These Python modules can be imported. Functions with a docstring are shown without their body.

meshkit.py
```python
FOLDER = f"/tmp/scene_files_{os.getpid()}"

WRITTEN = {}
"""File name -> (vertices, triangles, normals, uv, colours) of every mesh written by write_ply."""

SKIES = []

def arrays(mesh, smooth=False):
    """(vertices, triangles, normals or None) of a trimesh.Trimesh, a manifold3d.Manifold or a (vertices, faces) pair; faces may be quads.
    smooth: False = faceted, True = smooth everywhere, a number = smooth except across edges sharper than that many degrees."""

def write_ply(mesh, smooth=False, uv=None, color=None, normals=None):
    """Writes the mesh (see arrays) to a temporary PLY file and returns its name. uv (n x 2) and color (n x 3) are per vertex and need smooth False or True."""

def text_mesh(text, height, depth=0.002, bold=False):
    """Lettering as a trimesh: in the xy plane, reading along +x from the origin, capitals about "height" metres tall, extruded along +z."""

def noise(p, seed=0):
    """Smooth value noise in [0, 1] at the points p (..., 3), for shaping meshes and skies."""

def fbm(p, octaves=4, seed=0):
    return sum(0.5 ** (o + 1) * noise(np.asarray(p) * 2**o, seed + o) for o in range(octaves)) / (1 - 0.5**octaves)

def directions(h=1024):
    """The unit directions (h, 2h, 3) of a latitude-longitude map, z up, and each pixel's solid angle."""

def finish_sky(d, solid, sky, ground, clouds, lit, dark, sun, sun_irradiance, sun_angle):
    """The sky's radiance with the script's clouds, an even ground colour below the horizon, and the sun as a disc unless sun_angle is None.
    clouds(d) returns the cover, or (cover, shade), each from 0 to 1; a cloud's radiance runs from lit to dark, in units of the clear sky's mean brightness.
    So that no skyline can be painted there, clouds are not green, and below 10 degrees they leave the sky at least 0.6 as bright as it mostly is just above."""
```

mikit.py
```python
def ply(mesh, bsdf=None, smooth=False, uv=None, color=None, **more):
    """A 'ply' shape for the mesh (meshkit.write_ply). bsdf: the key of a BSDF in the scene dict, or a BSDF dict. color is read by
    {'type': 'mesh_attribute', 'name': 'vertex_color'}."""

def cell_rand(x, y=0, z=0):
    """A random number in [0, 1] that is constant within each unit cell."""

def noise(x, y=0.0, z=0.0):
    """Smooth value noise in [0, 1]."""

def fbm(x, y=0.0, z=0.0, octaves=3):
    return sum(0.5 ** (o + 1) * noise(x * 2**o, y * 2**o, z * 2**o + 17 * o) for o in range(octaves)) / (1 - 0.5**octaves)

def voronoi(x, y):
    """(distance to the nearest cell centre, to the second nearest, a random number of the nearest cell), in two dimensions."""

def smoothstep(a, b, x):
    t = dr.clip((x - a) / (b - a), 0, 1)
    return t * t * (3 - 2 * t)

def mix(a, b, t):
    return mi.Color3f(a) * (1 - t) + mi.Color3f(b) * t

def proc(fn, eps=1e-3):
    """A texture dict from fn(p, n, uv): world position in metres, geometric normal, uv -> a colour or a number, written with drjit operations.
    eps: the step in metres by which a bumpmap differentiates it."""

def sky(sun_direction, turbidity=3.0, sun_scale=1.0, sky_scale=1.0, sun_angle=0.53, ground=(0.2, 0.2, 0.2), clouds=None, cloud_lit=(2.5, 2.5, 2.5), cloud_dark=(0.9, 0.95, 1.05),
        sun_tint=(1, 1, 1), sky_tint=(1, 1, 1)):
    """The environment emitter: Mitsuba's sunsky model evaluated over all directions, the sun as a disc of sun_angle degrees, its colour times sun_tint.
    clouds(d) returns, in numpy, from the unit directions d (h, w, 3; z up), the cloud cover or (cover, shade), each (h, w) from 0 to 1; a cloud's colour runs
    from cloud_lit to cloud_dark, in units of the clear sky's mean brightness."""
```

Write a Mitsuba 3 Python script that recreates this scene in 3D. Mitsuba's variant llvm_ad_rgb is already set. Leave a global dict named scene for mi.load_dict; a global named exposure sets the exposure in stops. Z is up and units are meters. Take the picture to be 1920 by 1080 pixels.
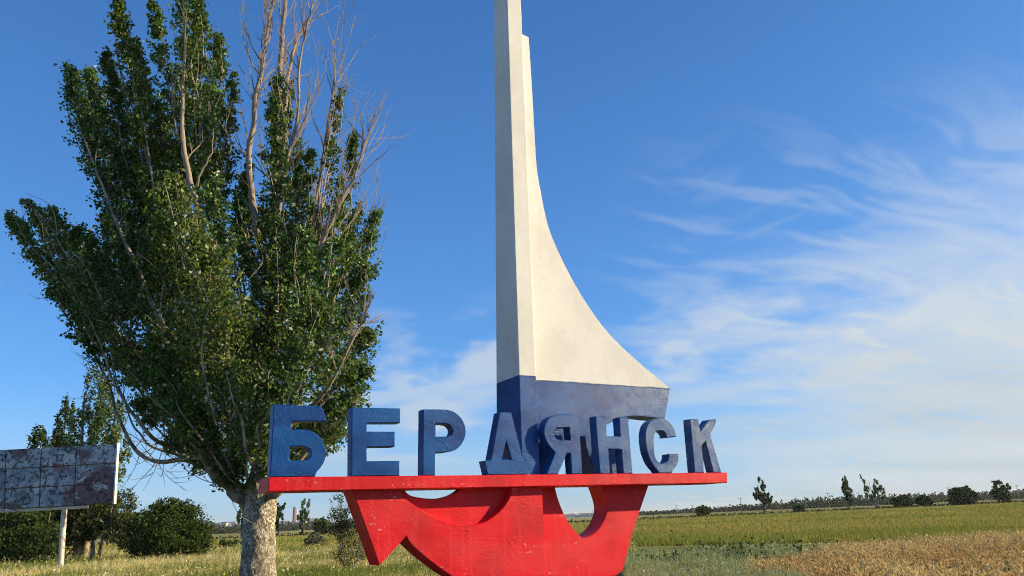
import math
import numpy as np, trimesh, mitsuba as mi, drjit as dr
import mikit, meshkit
from shapely.geometry import Polygon
from shapely import affinity

T = mi.ScalarTransform4f
rng = np.random.default_rng(7)
scene, labels = {}, {}

# ------------------------------------------------------------------ camera, sky, exposure
EYE = np.array([0, 0, 1.6])
FOC = 1390.0                       # focal length in pixels of a 1920-wide picture
PITCH, ROLL = math.radians(17.3), math.radians(2.49)
FW = np.array([0, math.cos(PITCH), math.sin(PITCH)])
_U0 = np.array([0, -math.sin(PITCH), math.cos(PITCH)])
RT = math.cos(ROLL) * np.array([1.0, 0, 0]) - math.sin(ROLL) * _U0
UP = math.cos(ROLL) * _U0 + math.sin(ROLL) * np.array([1.0, 0, 0])
scene['camera'] = {'type': 'perspective', 'fov': math.degrees(2 * math.atan(960 / FOC)), 'fov_axis': 'x', 'near_clip': 0.1, 'far_clip': 20000.0,
                   'to_world': T().look_at(origin=EYE.tolist(), target=(EYE + FW).tolist(), up=UP.tolist())}
exposure = 2.25

# the monument's front: u runs along it to the right and away, n points out of it towards the road
TH = math.radians(59.6)
u = np.array([math.sin(TH), math.cos(TH), 0.0])
n = np.array([math.cos(TH), -math.sin(TH), 0.0])
SUN = n + 1.75 * u + 0.84 * np.array([0, 0, 1.0])


def sstep(a, b, x):
    t = np.clip((x - a) / (b - a), 0, 1)
    return t * t * (3 - 2 * t)


def clouds(d):
    el = np.degrees(np.arcsin(np.clip(d[..., 2], -1, 1)))
    az = np.degrees(np.arctan2(d[..., 0], d[..., 1]))            # 0 = straight ahead, + to the right
    z = np.maximum(d[..., 2], 0.0) + 0.10
    X, Y = d[..., 0] / z, d[..., 1] / z                          # on a flat cloud layer
    w = meshkit.fbm(np.stack([X * .9, Y * .9, 0 * X], -1), 4, 3) - .5
    w2 = meshkit.fbm(np.stack([X * .9 + 9, Y * .9, 0 * X], -1), 4, 5) - .5
    a, b = X + .55 * w, Y + .55 * w2
    st = math.radians(24)
    p, q = a * math.cos(st) + b * math.sin(st), -a * math.sin(st) + b * math.cos(st)
    fine = meshkit.fbm(np.stack([p * 3.4, q * 15.0, 0 * p], -1), 6, 11)
    st2 = math.radians(-38)
    p2, q2 = a * math.cos(st2) + b * math.sin(st2), -a * math.sin(st2) + b * math.cos(st2)
    cross_ = meshkit.fbm(np.stack([p2 * 4.2, q2 * 17.0, 0 * p], -1), 6, 13)
    broad = meshkit.fbm(np.stack([X * .8 + 3, Y * 1.1, 0 * X], -1), 5, 21)
    patch = meshkit.fbm(np.stack([X * .95, Y * .95 + 4, 0 * X], -1), 3, 31)
    puff = meshkit.fbm(np.stack([az * .16, el * .42, 0 * az], -1), 6, 51)
    right = sstep(2, 34, az) * (1 - sstep(55, 105, az))
    low = 1 - sstep(6, 18 + 9 * right, el)
    veil = right * low * sstep(.36, .64, .25 * broad + .40 * puff + .24 * fine + .28 * low * right) * .86
    veil = np.maximum(veil, sstep(4, 26, az) * (1 - sstep(55, 105, az)) * .26 * (1 - sstep(4, 15, el)))
    wisp = np.maximum(sstep(.50, .76, fine), .5 * sstep(.54, .78, cross_)) * sstep(.47, .66, patch + .15 * right) * sstep(-2, 20, az) * (1 - sstep(60, 110, az)) * (1 - sstep(21, 30, el)) * (.9 - .70 * sstep(10, 17, el))
    # soft low banks and thin streaks, ahead and to the left
    bank = sstep(.46, .70, puff) * sstep(5, 7, el) * (1 - sstep(12, 18, el)) * .62 * sstep(-16, -8, az) * (1 - sstep(60, 110, az))
    lines = meshkit.fbm(np.stack([az * .07, el * .75, 0 * az], -1), 4, 41)
    streak = np.maximum(bank, sstep(.47, .70, lines) * sstep(3, 5, el) * (1 - sstep(10, 17, el)) * .5 * sstep(-26, -10, az))
    horizon = .42 * (1 - sstep(0, 11, el))
    c = 1 - (1 - veil) * (1 - wisp) * (1 - streak) * (1 - horizon)
    return np.clip(c, 0, 1), np.clip(.25 + .6 * (1 - broad) * low, 0, 1)


scene['sky_light'] = mikit.sky(SUN.tolist(), turbidity=2.6, sky_scale=.8, sun_scale=1.2, clouds=clouds, cloud_lit=(2.5, 2.6, 2.62), cloud_dark=(1.45, 1.68, 1.82), sky_tint=(.61, 1.10, 1.78), sun_tint=(.97, 1.0, 1.02), ground=(.16, .16, .07))


# ------------------------------------------------------------------ placing things by sight lines of the survey photograph
def ray(px, py):
    return FW + (px - 960) / FOC * RT - (py - 540) / FOC * UP


def at(px, py, Y):
    r = ray(px, py)
    return EYE + r * (Y / r[1])


def ground_at(px, Y):
    """The ground point at distance Y straight ahead in picture column px."""
    x = (px - 960) / FOC * Y
    for _ in range(4):
        P = np.array([x, Y, 0.0]) - EYE
        x -= (960 + FOC * (P @ RT) / (P @ FW) - px) / FOC * Y
    return np.array([x, Y, 0.0])


def mpp(Y):
    return Y / FOC * 1.03


# ------------------------------------------------------------------ helpers
taken = {}


def numbered(name):
    k = taken.get(name, 0)
    taken[name] = k + 1
    return name if k == 0 else f'{name}_{k:03d}'


def tag(key, label=None, cat=None, group=None, kind=None):
    e = labels.setdefault(key, {})
    for a, b in (('label', label), ('category', cat), ('group', group), ('kind', kind)):
        if b:
            e[a] = b
    return key


def thing(name, label, cat, group=None):
    return tag(numbered(name), label, cat, group)


def obj(name, mesh, mat, parent=None, smooth=False, color=None):
    key = numbered(parent + '__' + name if parent else name)
    scene[key] = mikit.ply(mesh, mat, smooth=smooth, color=color)
    return key


class Heap:
    """Collects pieces of one mesh."""

    def __init__(self):
        self.v, self.f, self.c, self.k = [], [], [], 0

    def add(self, v, f, c=None):
        v, f = np.asarray(v, float), np.asarray(f, int)
        self.v.append(v)
        self.f.append(f + self.k)
        self.k += len(v)
        if c is not None:
            self.c.append(np.broadcast_to(c, (len(v), 3)))
        return self

    def mesh(self):
        return np.vstack(self.v), np.vstack(self.f)

    def color(self):
        return np.vstack(self.c) if self.c else None


def smooth_line(pts, per=5):
    """A Catmull-Rom curve through the points."""
    P = np.asarray(pts, float)
    P = np.vstack([2 * P[0] - P[1], P, 2 * P[-1] - P[-2]])
    out = []
    for i in range(1, len(P) - 2):
        t = np.linspace(0, 1, per, endpoint=False)[:, None]
        a, b, c, d = P[i - 1:i + 3]
        out.append(.5 * (2 * b + (c - a) * t + (2 * a - 5 * b + 4 * c - d) * t ** 2 + (3 * b - a - 3 * c + d) * t ** 3))
    out.append(P[-2][None])
    return np.vstack(out)


def tube(points, radii, sides=7, lump=0.0, seed=0):
    p = np.asarray(points, float)
    t = np.gradient(p, axis=0)
    t /= np.linalg.norm(t, axis=1, keepdims=True) + 1e-12
    ref = np.array([.31, .95, .05])
    a = np.cross(t, ref)
    a /= np.linalg.norm(a, axis=1, keepdims=True) + 1e-12
    b, ang = np.cross(t, a), np.arange(sides) * 2 * np.pi / sides
    r = np.broadcast_to(radii, (len(p),))[:, None] * np.ones(sides)
    dirs = np.cos(ang)[None, :, None] * a[:, None] + np.sin(ang)[None, :, None] * b[:, None]
    if lump:
        q = (p[:, None] + dirs * r[..., None]) * 4.5
        q[..., 2] *= .55
        r = r * (1 + lump * (meshkit.fbm(q, 3, seed) - .5) * 2)
    v = p[:, None] + r[..., None] * dirs
    i, j = np.meshgrid(np.arange(len(p) - 1), np.arange(sides), indexing='ij')
    k = (j + 1) % sides
    q = np.stack([i * sides + j, i * sides + k, (i + 1) * sides + k, (i + 1) * sides + j], -1).reshape(-1, 4)
    f = np.vstack([q[:, [0, 1, 2]], q[:, [0, 2, 3]]])
    m = len(p) * sides
    v = np.vstack([v.reshape(-1, 3), p[:1], p[-1:]])
    j = np.arange(sides)
    f = np.vstack([f, np.stack([(j + 1) % sides, j, j * 0 + m], 1), np.stack([j, (j + 1) % sides, j * 0 + m + 1], 1) + np.stack([j * 0 + m - sides, j * 0 + m - sides, j * 0], 1)])
    return v, f


def box(center, size, rot=None):
    m = trimesh.creation.box(size)
    v = np.array(m.vertices)
    if rot is not None:
        v = v @ np.asarray(rot).T
    return v + center, np.array(m.faces)


# ------------------------------------------------------------------ materials
N_, F_, V_, SS, MX = mikit.noise, mikit.fbm, mikit.voronoi, mikit.smoothstep, mikit.mix
P0 = at(503.5, 908, 12.0)          # left end of the beam's front


def mat(name, d):
    scene[name] = d
    return name


def bumped(name, base, height, scale=1.0, eps=2e-3):
    return mat(name, {'type': 'twosided', 'bsdf': {'type': 'bumpmap', 'arbitrary': mikit.proc(height, eps), 'scale': scale, 'bsdf': base}})


def stucco(p, amp):
    return amp * (F_(p.x * 34, p.y * 34, p.z * 34, 3)) + amp * .9 * F_(p.x * 3.1, p.y * 3.1, p.z * 3.1, 2)


def white_col(p, nn, uv):
    m = F_(p.x * 1.3, p.y * 1.3, p.z * .8, 4)
    run = F_(p.x * 7, p.y * 7, p.z * .5, 3)
    c = MX((.70, .705, .67), (.635, .635, .595), SS(.40, .70, m))
    c = MX(c, (.53, .51, .45), .24 * SS(.56, .78, run))
    return MX(c, (.50, .48, .43), .26 * SS(.52, .74, F_(p.x * 30, p.y * 30, p.z * 30, 2)))


def blue_col(p, nn, uv):
    m = F_(p.x * 2.1, p.y * 2.1, p.z * 2.1, 3)
    c = MX((.001, .040, .185), (.003, .064, .245), SS(.35, .65, m))
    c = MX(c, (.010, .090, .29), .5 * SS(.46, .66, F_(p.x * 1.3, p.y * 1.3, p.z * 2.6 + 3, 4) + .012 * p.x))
    c = MX(c, (.13, .20, .29), SS(-.5, 5, p.x) * (.12 + .5 * SS(.40, .62, F_(p.x * 5, p.y * 5, p.z * 4, 4))))  # paler towards the right: sun sheen on the letters, painted into the blue
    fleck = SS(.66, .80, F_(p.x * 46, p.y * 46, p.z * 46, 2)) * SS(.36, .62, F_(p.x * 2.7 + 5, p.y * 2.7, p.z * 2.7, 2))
    return MX(c, (.34, .42, .52), fleck * (.16 + .34 * SS(-2, 4, p.x)))  # worn flecks, strengthened to the right as painted glitter of the sheen


def red_col(p, nn, uv):
    m = F_(p.x * 1.7, p.y * 1.7, p.z * 1.3, 4)
    c = MX((.62, .004, .012), (.48, .005, .010), SS(.38, .66, m))
    c = MX(c, (.60, .045, .05), .34 * SS(.47, .68, F_(p.x * .9 + 4, p.y * .9, p.z * 2.2, 4) + .014 * p.x))  # faded patches, pinker to the right: part wear, part painted sheen
    c = MX(c, (.36, .007, .010), .3 * SS(.58, .70, F_(p.x * 3.3, p.y * 3.3, p.z * 2.0 + 9, 4)))
    drip = F_(p.x * 15, p.y * 15, p.z * .9, 3)
    c = MX(c, (.62, .045, .05), .32 * SS(.52, .72, drip))
    chip = SS(.70, .80, F_(p.x * 21, p.y * 21, p.z * 21, 2)) * SS(.46, .68, F_(p.x * 1.9 + 3, p.y * 1.9, p.z * 1.9, 2))
    return MX(c, (.66, .36, .34), chip * .5)


bumped('white_stucco', {'type': 'principled', 'base_color': mikit.proc(white_col), 'roughness': .85, 'specular': .3}, lambda p, nn, uv: stucco(p, .010))
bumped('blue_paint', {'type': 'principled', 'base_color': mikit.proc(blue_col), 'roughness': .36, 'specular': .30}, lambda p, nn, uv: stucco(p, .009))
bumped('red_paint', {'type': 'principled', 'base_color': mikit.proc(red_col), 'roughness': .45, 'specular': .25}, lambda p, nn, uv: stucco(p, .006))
bumped('concrete', {'type': 'principled', 'base_color': mikit.proc(lambda p, nn, uv: MX((.30, .28, .25), (.20, .19, .17), F_(p.x * 5, p.y * 5, p.z * 5, 4))), 'roughness': .9}, lambda p, nn, uv: stucco(p, .01))


def bark_col(p, nn, uv):
    m = F_(p.x * 9, p.y * 9, p.z * 6, 4)
    c = MX((.30, .265, .19), (.54, .50, .40), SS(.4, .62, m))
    crack = SS(.45, .56, F_(p.x * 44, p.y * 44, p.z * 20, 4) * .75 + .25 * F_(p.x * 9, p.y * 9, p.z * 3, 3))
    c = MX(c, (.095, .08, .055), crack * .9)
    return MX(c, (.16, .14, .10), SS(1.9, .2, p.z) * .35)


bumped('trunk_bark', {'type': 'principled', 'base_color': mikit.proc(bark_col), 'roughness': .85}, lambda p, nn, uv: .05 * F_(p.x * 15, p.y * 15, p.z * 9, 4), eps=4e-3)
mat('limb_bark', {'type': 'twosided', 'bsdf': {'type': 'principled', 'roughness': .8, 'base_color': mikit.proc(lambda p, nn, uv: MX((.14, .11, .08), (.36, .305, .225), SS(.34, .60, F_(p.x * 5, p.y * 5, p.z * 3, 3))))}})
mat('dead_bark', {'type': 'twosided', 'bsdf': {'type': 'principled', 'roughness': .8, 'base_color': mikit.proc(lambda p, nn, uv: MX((.20, .155, .115), (.36, .295, .225), F_(p.x * 4, p.y * 4, p.z * 3, 3)))}})
mat('dark_bark', {'type': 'twosided', 'bsdf': {'type': 'diffuse', 'reflectance': {'type': 'rgb', 'value': [.10, .085, .065]}}})
VC = {'type': 'mesh_attribute', 'name': 'vertex_color'}
mat('leaf', {'type': 'principledthin', 'base_color': VC, 'roughness': .42, 'diff_trans': .55, 'spec_trans': 0.0, 'eta': 1.45})
mat('blade', {'type': 'principledthin', 'base_color': VC, 'roughness': .6, 'diff_trans': .7, 'spec_trans': 0.0, 'eta': 1.35})
mat('cream_metal', {'type': 'twosided', 'bsdf': {'type': 'principled', 'base_color': mikit.proc(lambda p, nn, uv: MX((.50, .465, .40), (.27, .19, .13), SS(.58, .70, F_(p.x * 6, p.y * 6, p.z * 6, 3)))), 'roughness': .5}})
mat('rust_metal', {'type': 'twosided', 'bsdf': {'type': 'principled', 'base_color': mikit.proc(lambda p, nn, uv: MX((.09, .06, .05), (.20, .13, .10), F_(p.x * 4, p.y * 4, p.z * 4, 3))), 'roughness': .8}})
mat('white_edge', {'type': 'twosided', 'bsdf': {'type': 'diffuse', 'reflectance': {'type': 'rgb', 'value': [.72, .70, .66]}}})


# ------------------------------------------------------------------ ground
def field_edge(x):          # near edge of the sown field
    return np.where(x < 5, 40 + (5 - x) * .95, np.maximum(27, 40 - (x - 5) * .55))


def ditch_y(x):             # far edge of the sown field
    return 196 + .343 * x


def ground_col(p, nn, uv):
    x, y = p.x, p.y
    edge = dr.select(x < 5, 40 + (5 - x) * .95, dr.maximum(27, 40 - (x - 5) * .55))
    yd = y - (196 + .343 * x)
    big = F_(x * .035, y * .06, 0, 4)
    rows = F_(x * .05 + y * .02, y * .35, 3, 3)
    near = MX((.15, .165, .048), (.30, .255, .11), SS(.36, .62, F_(x * .35, y * .35, 1, 4)))
    near = MX(near, (.10, .075, .045), .5 * SS(.55, .75, F_(x * 2.3, y * 2.3, 5, 3)))
    crop = MX((.20, .225, .045), (.30, .265, .07), SS(.3, .68, .6 * big + .4 * rows))
    far = MX((.36, .32, .16), (.20, .21, .08), SS(.4, .62, F_(x * .01, y * .03, 7, 3)))
    c = MX(near, crop, SS(-4, 4, y - edge))
    return MX(c, far, SS(-1, 3, yd))


bumped('ground_soil', {'type': 'diffuse', 'reflectance': mikit.proc(ground_col)}, lambda p, nn, uv: .10 * F_(p.x * 3, p.y * 3, 0, 3), eps=2e-2)
g = np.concatenate([-np.geomspace(9000, 8, 26), np.linspace(-6, 6, 7), np.geomspace(8, 9000, 26)])
gx, gy = np.meshgrid(g, g, indexing='ij')
gz = .10 * (meshkit.fbm(np.stack([gx * .05, gy * .05, 0 * gx], -1), 3, 2) - .5) * (np.hypot(gx, gy) < 150)
nv = len(g)
i, j = np.meshgrid(np.arange(nv - 1), np.arange(nv - 1), indexing='ij')
q = np.stack([i * nv + j, (i + 1) * nv + j, (i + 1) * nv + j + 1, i * nv + j + 1], -1).reshape(-1, 4)
tag(obj('ground', (np.stack([gx, gy, gz], -1).reshape(-1, 3), q), 'ground_soil', smooth=True), kind='structure')

# ------------------------------------------------------------------ the monument
monument = thing('town_monument', 'tall white sail and red anchor town sign with blue block letters', 'monument')


def face(px, py, d):
    """(s, z) on the monument's plane lying d behind the beam's front."""
    r = ray(px, py)
    t = ((P0 - n * d - EYE) @ n) / (r @ n)
    P = EYE + r * t
    return ((P - P0) @ u, P[2])


def faces(pts, d):
    return [face(x, y, d) for x, y in pts]


def inset(ring, k):
    """The closed ring moved k to its left, vertex by vertex."""
    P = np.asarray(ring, float)
    a, b = P - np.roll(P, 1, 0), np.roll(P, -1, 0) - P
    a /= np.linalg.norm(a, axis=1, keepdims=True) + 1e-12
    b /= np.linalg.norm(b, axis=1, keepdims=True) + 1e-12
    na, nb = np.stack([-a[:, 1], a[:, 0]], 1), np.stack([-b[:, 1], b[:, 0]], 1)
    m = na + nb
    m /= np.maximum((m * na).sum(1, keepdims=True), .55)
    return P + k * m


def slab(outer, d0, d1, bevel=.012, holes=(), wob=0.0):
    """An outline in (s, z), standing from d0 to d1 behind the beam's front, with a chamfered front edge."""
    rings = []
    for k, r in enumerate([outer, *holes]):
        r = np.asarray(r, float)
        area = np.sum(r[:, 0] * np.roll(r[:, 1], -1) - r[:, 1] * np.roll(r[:, 0], -1))
        rings.append(r if (area > 0) == (k == 0) else r[::-1])
    ins = [inset(r, bevel) for r in rings]

    def cap(rs):
        v, f = trimesh.creation.triangulate_polygon(Polygon(rs[0], rs[1:]), engine='earcut')
        return np.asarray(v), np.asarray(f)

    def world(sz, d):
        sz = np.asarray(sz)
        return P0 * [1, 1, 0] + sz[:, :1] * u - d * n + sz[:, 1:] * [0, 0, 1]

    h = Heap()
    v, f = cap(ins)
    w = world(v, d0)
    if np.cross(w[f[0, 1]] - w[f[0, 0]], w[f[0, 2]] - w[f[0, 0]]) @ n < 0:
        f = f[:, ::-1]
    h.add(w, f)
    v, f = cap(rings)
    w = world(v, d1)
    if np.cross(w[f[0, 1]] - w[f[0, 0]], w[f[0, 2]] - w[f[0, 0]]) @ n > 0:
        f = f[:, ::-1]
    h.add(w, f)
    for r, s in zip(rings, ins):
        m = len(r)
        k = np.arange(m)
        k2 = (k + 1) % m
        for A, B in ((world(s, d0), world(r, d0 + bevel)), (world(r, d0 + bevel), world(r, d1))):
            h.add(np.vstack([A, B]), np.vstack([np.stack([k, k + m, k2 + m], 1), np.stack([k, k2 + m, k2], 1)]))
    v, f = h.mesh()
    return trimesh.Trimesh(v, f, process=False)


def curve(pts, per=5):
    return smooth_line(pts, per).tolist()


DA, DB = .20, .62              # the fronts of the mast and arm, and of the sail and hull
TZ = 1.6 + 2.73                # paint line between white and blue
BT, BB = 1.6 + .790, 1.6 + .570  # top and bottom of the beam


def mast_part(z0, z1, mname, name):
    """The four-sided tapering mast between two heights."""
    def ring(z):
        t = (z - TZ) / 9.0
        l, r = 4.778 + .135 * t, 5.187 + .12 * t
        D = 1.0 - .30 * t
        return [(l, DA), (r, DA), (r - .03, DA + D), (l + .03, DA + D)]
    a, b = ring(z0), ring(z1)
    bev = .02
    out = []
    for R, z in ((a, z0), (b, z1)):
        pts = []
        for k in range(4):
            p, q0, q1 = np.array(R[k]), np.array(R[k - 1]), np.array(R[(k + 1) % 4])
            for q in (q0, q1):
                e = (q - p) / np.linalg.norm(q - p)
                pts.append(p + e * bev)
        out.append([P0 * [1, 1, 0] + s * u - d * n + np.array([0, 0, z]) for s, d in pts])
    v = np.array(out[0] + out[1])
    k = np.arange(8)
    k2 = (k + 1) % 8
    f = np.vstack([np.stack([k, k2, k2 + 8], 1), np.stack([k, k2 + 8, k + 8], 1), [[0, j + 1, j] for j in range(1, 7)], [[8, 8 + j, 9 + j] for j in range(1, 7)]])
    m = trimesh.Trimesh(v, f, process=False)
    m.fix_normals()
    tag(obj(name, m, mname, monument), {'mast': 'white tapering mast', 'mast_base': 'blue foot of the mast'}[name])


mast_part(TZ, 15.4, 'white_stucco', 'mast')
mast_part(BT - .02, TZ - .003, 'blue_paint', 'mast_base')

sail_curve = [(991.5, 69), (994.4, 111), (999, 185), (1003, 259), (1007, 315), (1015, 363), (1028, 423), (1046.7, 470), (1073, 523), (1103, 573), (1140, 623), (1180, 663), (1220, 698), (1257, 728.5)]
sc = [face(x, y, DB) for x, y in sail_curve]
sc[-1] = (sc[-1][0], TZ)
Rp = np.random.default_rng(31)
line = [(x, TZ + Rp.normal() * .007) for x in np.arange(5.1, sc[-1][0] - .1, .12)]
sail = [(5.02, TZ), *line, *[(s, z) for s, z in curve(sc, 4)[::-1]], (5.02, sc[0][1] + .07)]
tag(obj('sail', slab(sail, DB, DB + .46), 'white_stucco', monument, smooth=20), 'white curved sail beside the mast')

tip = sc[-1][0]
hullR = [(tip, TZ - .003), face(1247, 785, DB)]
arch = curve(faces([(1246, 785), (1227, 783.5), (1200, 780.5), (1178, 781), (1160, 786), (1148, 791), (1137, 797), (1128, 806), (1127, 816), (1136, 827), (1150, 841), (1163, 858), (1176, 877), (1184, 890)], DB), 3)
arch[-1] = (arch[-1][0], 2.28)
# the almond opening crosses the beam, so it cuts both the blue and the red half
alm_left = faces([(1082, 812), (1066, 822), (1050, 843), (1041, 870), (1038.5, 895), (1042, 918), (1050, 945), (1062, 972), (1077, 994), (1093, 1010)], DB)
alm_right = faces([(1093, 1010), (1110, 1003), (1126, 987), (1136, 966), (1138, 950), (1134, 932), (1124, 905), (1113, 880), (1103, 850), (1094, 825), (1082, 812)], DB)
AL, AR = curve(alm_left, 4), curve(alm_right, 4)
ZM = 2.28                      # inside the beam's thickness: blue above, red below
up_l = [p for p in AL if p[1] > ZM]
up_r = [p for p in AR if p[1] > ZM]
lo_l = [p for p in AL if p[1] <= ZM]
lo_r = [p for p in AR if p[1] <= ZM]


def cross(a, b):
    t = (ZM - a[1]) / (b[1] - a[1])
    return (a[0] + t * (b[0] - a[0]), ZM)


cl, cr = cross(up_l[-1], lo_l[0]), cross(lo_r[-1], up_r[0])
blue_hull = [(5.02, TZ - .003), (5.02, ZM), (cl[0], ZM), *up_l[::-1], *up_r[::-1][1:], (cr[0], ZM), *arch[::-1][0:-1], *hullR[::-1], *[(x, z - .003) for x, z in line[::-1]]]
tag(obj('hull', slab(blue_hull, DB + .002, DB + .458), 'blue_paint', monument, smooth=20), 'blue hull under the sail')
hr = face(1214, 898, DB)
keel = curve([face(1168, 1070, DB), (7.05, .40), (6.5, .30), (5.9, .27), (5.3, .26)], 4)
red_hull = [(5.02, ZM - .003), (5.02, .26), *keel[::-1], face(1188, 993, DB), (hr[0] + .08, ZM - .003), (cr[0], ZM - .003), *lo_r[::-1], *lo_l[::-1], (cl[0], ZM - .003)]
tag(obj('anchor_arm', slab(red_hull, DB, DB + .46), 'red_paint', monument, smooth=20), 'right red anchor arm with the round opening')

# left arm, its fluke and the shank, all proud of the hull
cres = curve(faces([(749, 917), (760, 934), (779, 949), (797, 961), (816, 971), (834, 978), (857, 983.5), (880, 985), (904.5, 981), (927, 967.5), (943, 952), (956, 931), (962, 913)], DA), 3)
cres[0], cres[-1] = (cres[0][0] - .05, BB + .1), (cres[-1][0], BB + .1)
low = curve(faces([(762, 1005.5), (770, 1019), (792, 1040), (818, 1060.5), (846, 1080), (890, 1103), (950, 1120)], DA), 3)
fl = face(660, 919, DA)
arm = [(fl[0] - .05, BB + .1), face(664, 929, DA), face(711.5, 1060.5, DA), *low, (5.17, .26), (5.187, 1.4), (5.187, BB + .1), *cres[::-1]]
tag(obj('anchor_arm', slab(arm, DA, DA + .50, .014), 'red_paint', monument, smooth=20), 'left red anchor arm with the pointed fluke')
back = curve(faces([(748, 915), (757, 927), (773, 933), (803, 936), (828, 932.5), (846, 925.5), (862, 913)], DA + .40), 3)
bp = [*back[::-1], (back[0][0] + .15, 1.35), (face(955, 960, DA)[0], 1.30), (face(960, 930, DA)[0], BB + .05), (back[-1][0] + .1, BB + .06)]
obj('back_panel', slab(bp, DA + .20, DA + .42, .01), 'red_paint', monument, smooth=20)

beam = [(0, BB), (9.90, BB), (9.93, BT), (0, BT)]
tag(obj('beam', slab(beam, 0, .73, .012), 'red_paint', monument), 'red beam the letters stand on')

# letters, drawn on the front plane of the beam
G = DL = .004


def L(pts):
    return faces(pts, DL)


LB = BT + .002
lett = []


def settle(r, lo):
    """Feet onto the beam."""
    return [(s, LB if z < lo else z) for s, z in r]


def letter(ch, outer, holes=()):
    outer = [(s, LB if z < LB + .055 else z) for s, z in outer]
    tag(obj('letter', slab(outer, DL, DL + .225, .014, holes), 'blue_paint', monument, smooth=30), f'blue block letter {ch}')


def sub(a, x0, y0, s):
    return [(x0 + x / s, y0 + y / s) for x, y in a]


Bq = lambda a: L(sub(a, 470, 740, 5.4))
Eq = lambda a: L(sub(a, 480, 680, 4.0))
Rq = lambda a: L(sub(a, 770, 750, 7.2))
Dq = lambda a: L(sub(a, 890, 760, 7.7125))
Yq = lambda a: L(sub(a, 1000, 760, 7.714))
Hq = lambda a: L(sub(a, 1110, 700, 5.4))
Kq = lambda a: L(sub(a, 1280, 770, 7.2))
letter('Б', Bq([(235, 97), (712, 115), (735, 150), (775, 268), (412, 268), (412, 350)]) + curve(Bq([(412, 350), (560, 352), (640, 378), (705, 430), (750, 510), (765, 600), (745, 680), (700, 750), (655, 795), (610, 828)]), 3)[1:] + Bq([(195, 828)]),
       [Bq([(398, 525)]) + curve(Bq([(500, 522), (560, 530), (605, 562), (612, 600), (598, 640), (560, 662), (480, 664)]), 3) + Bq([(390, 664)])])
letter('Е', Eq([(718, 336), (1083, 342), (1082, 452), (832, 452), (832, 516), (1043, 518), (1042, 630), (832, 632), (832, 738), (1077, 736), (1077, 850), (716, 850)]))
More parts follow.
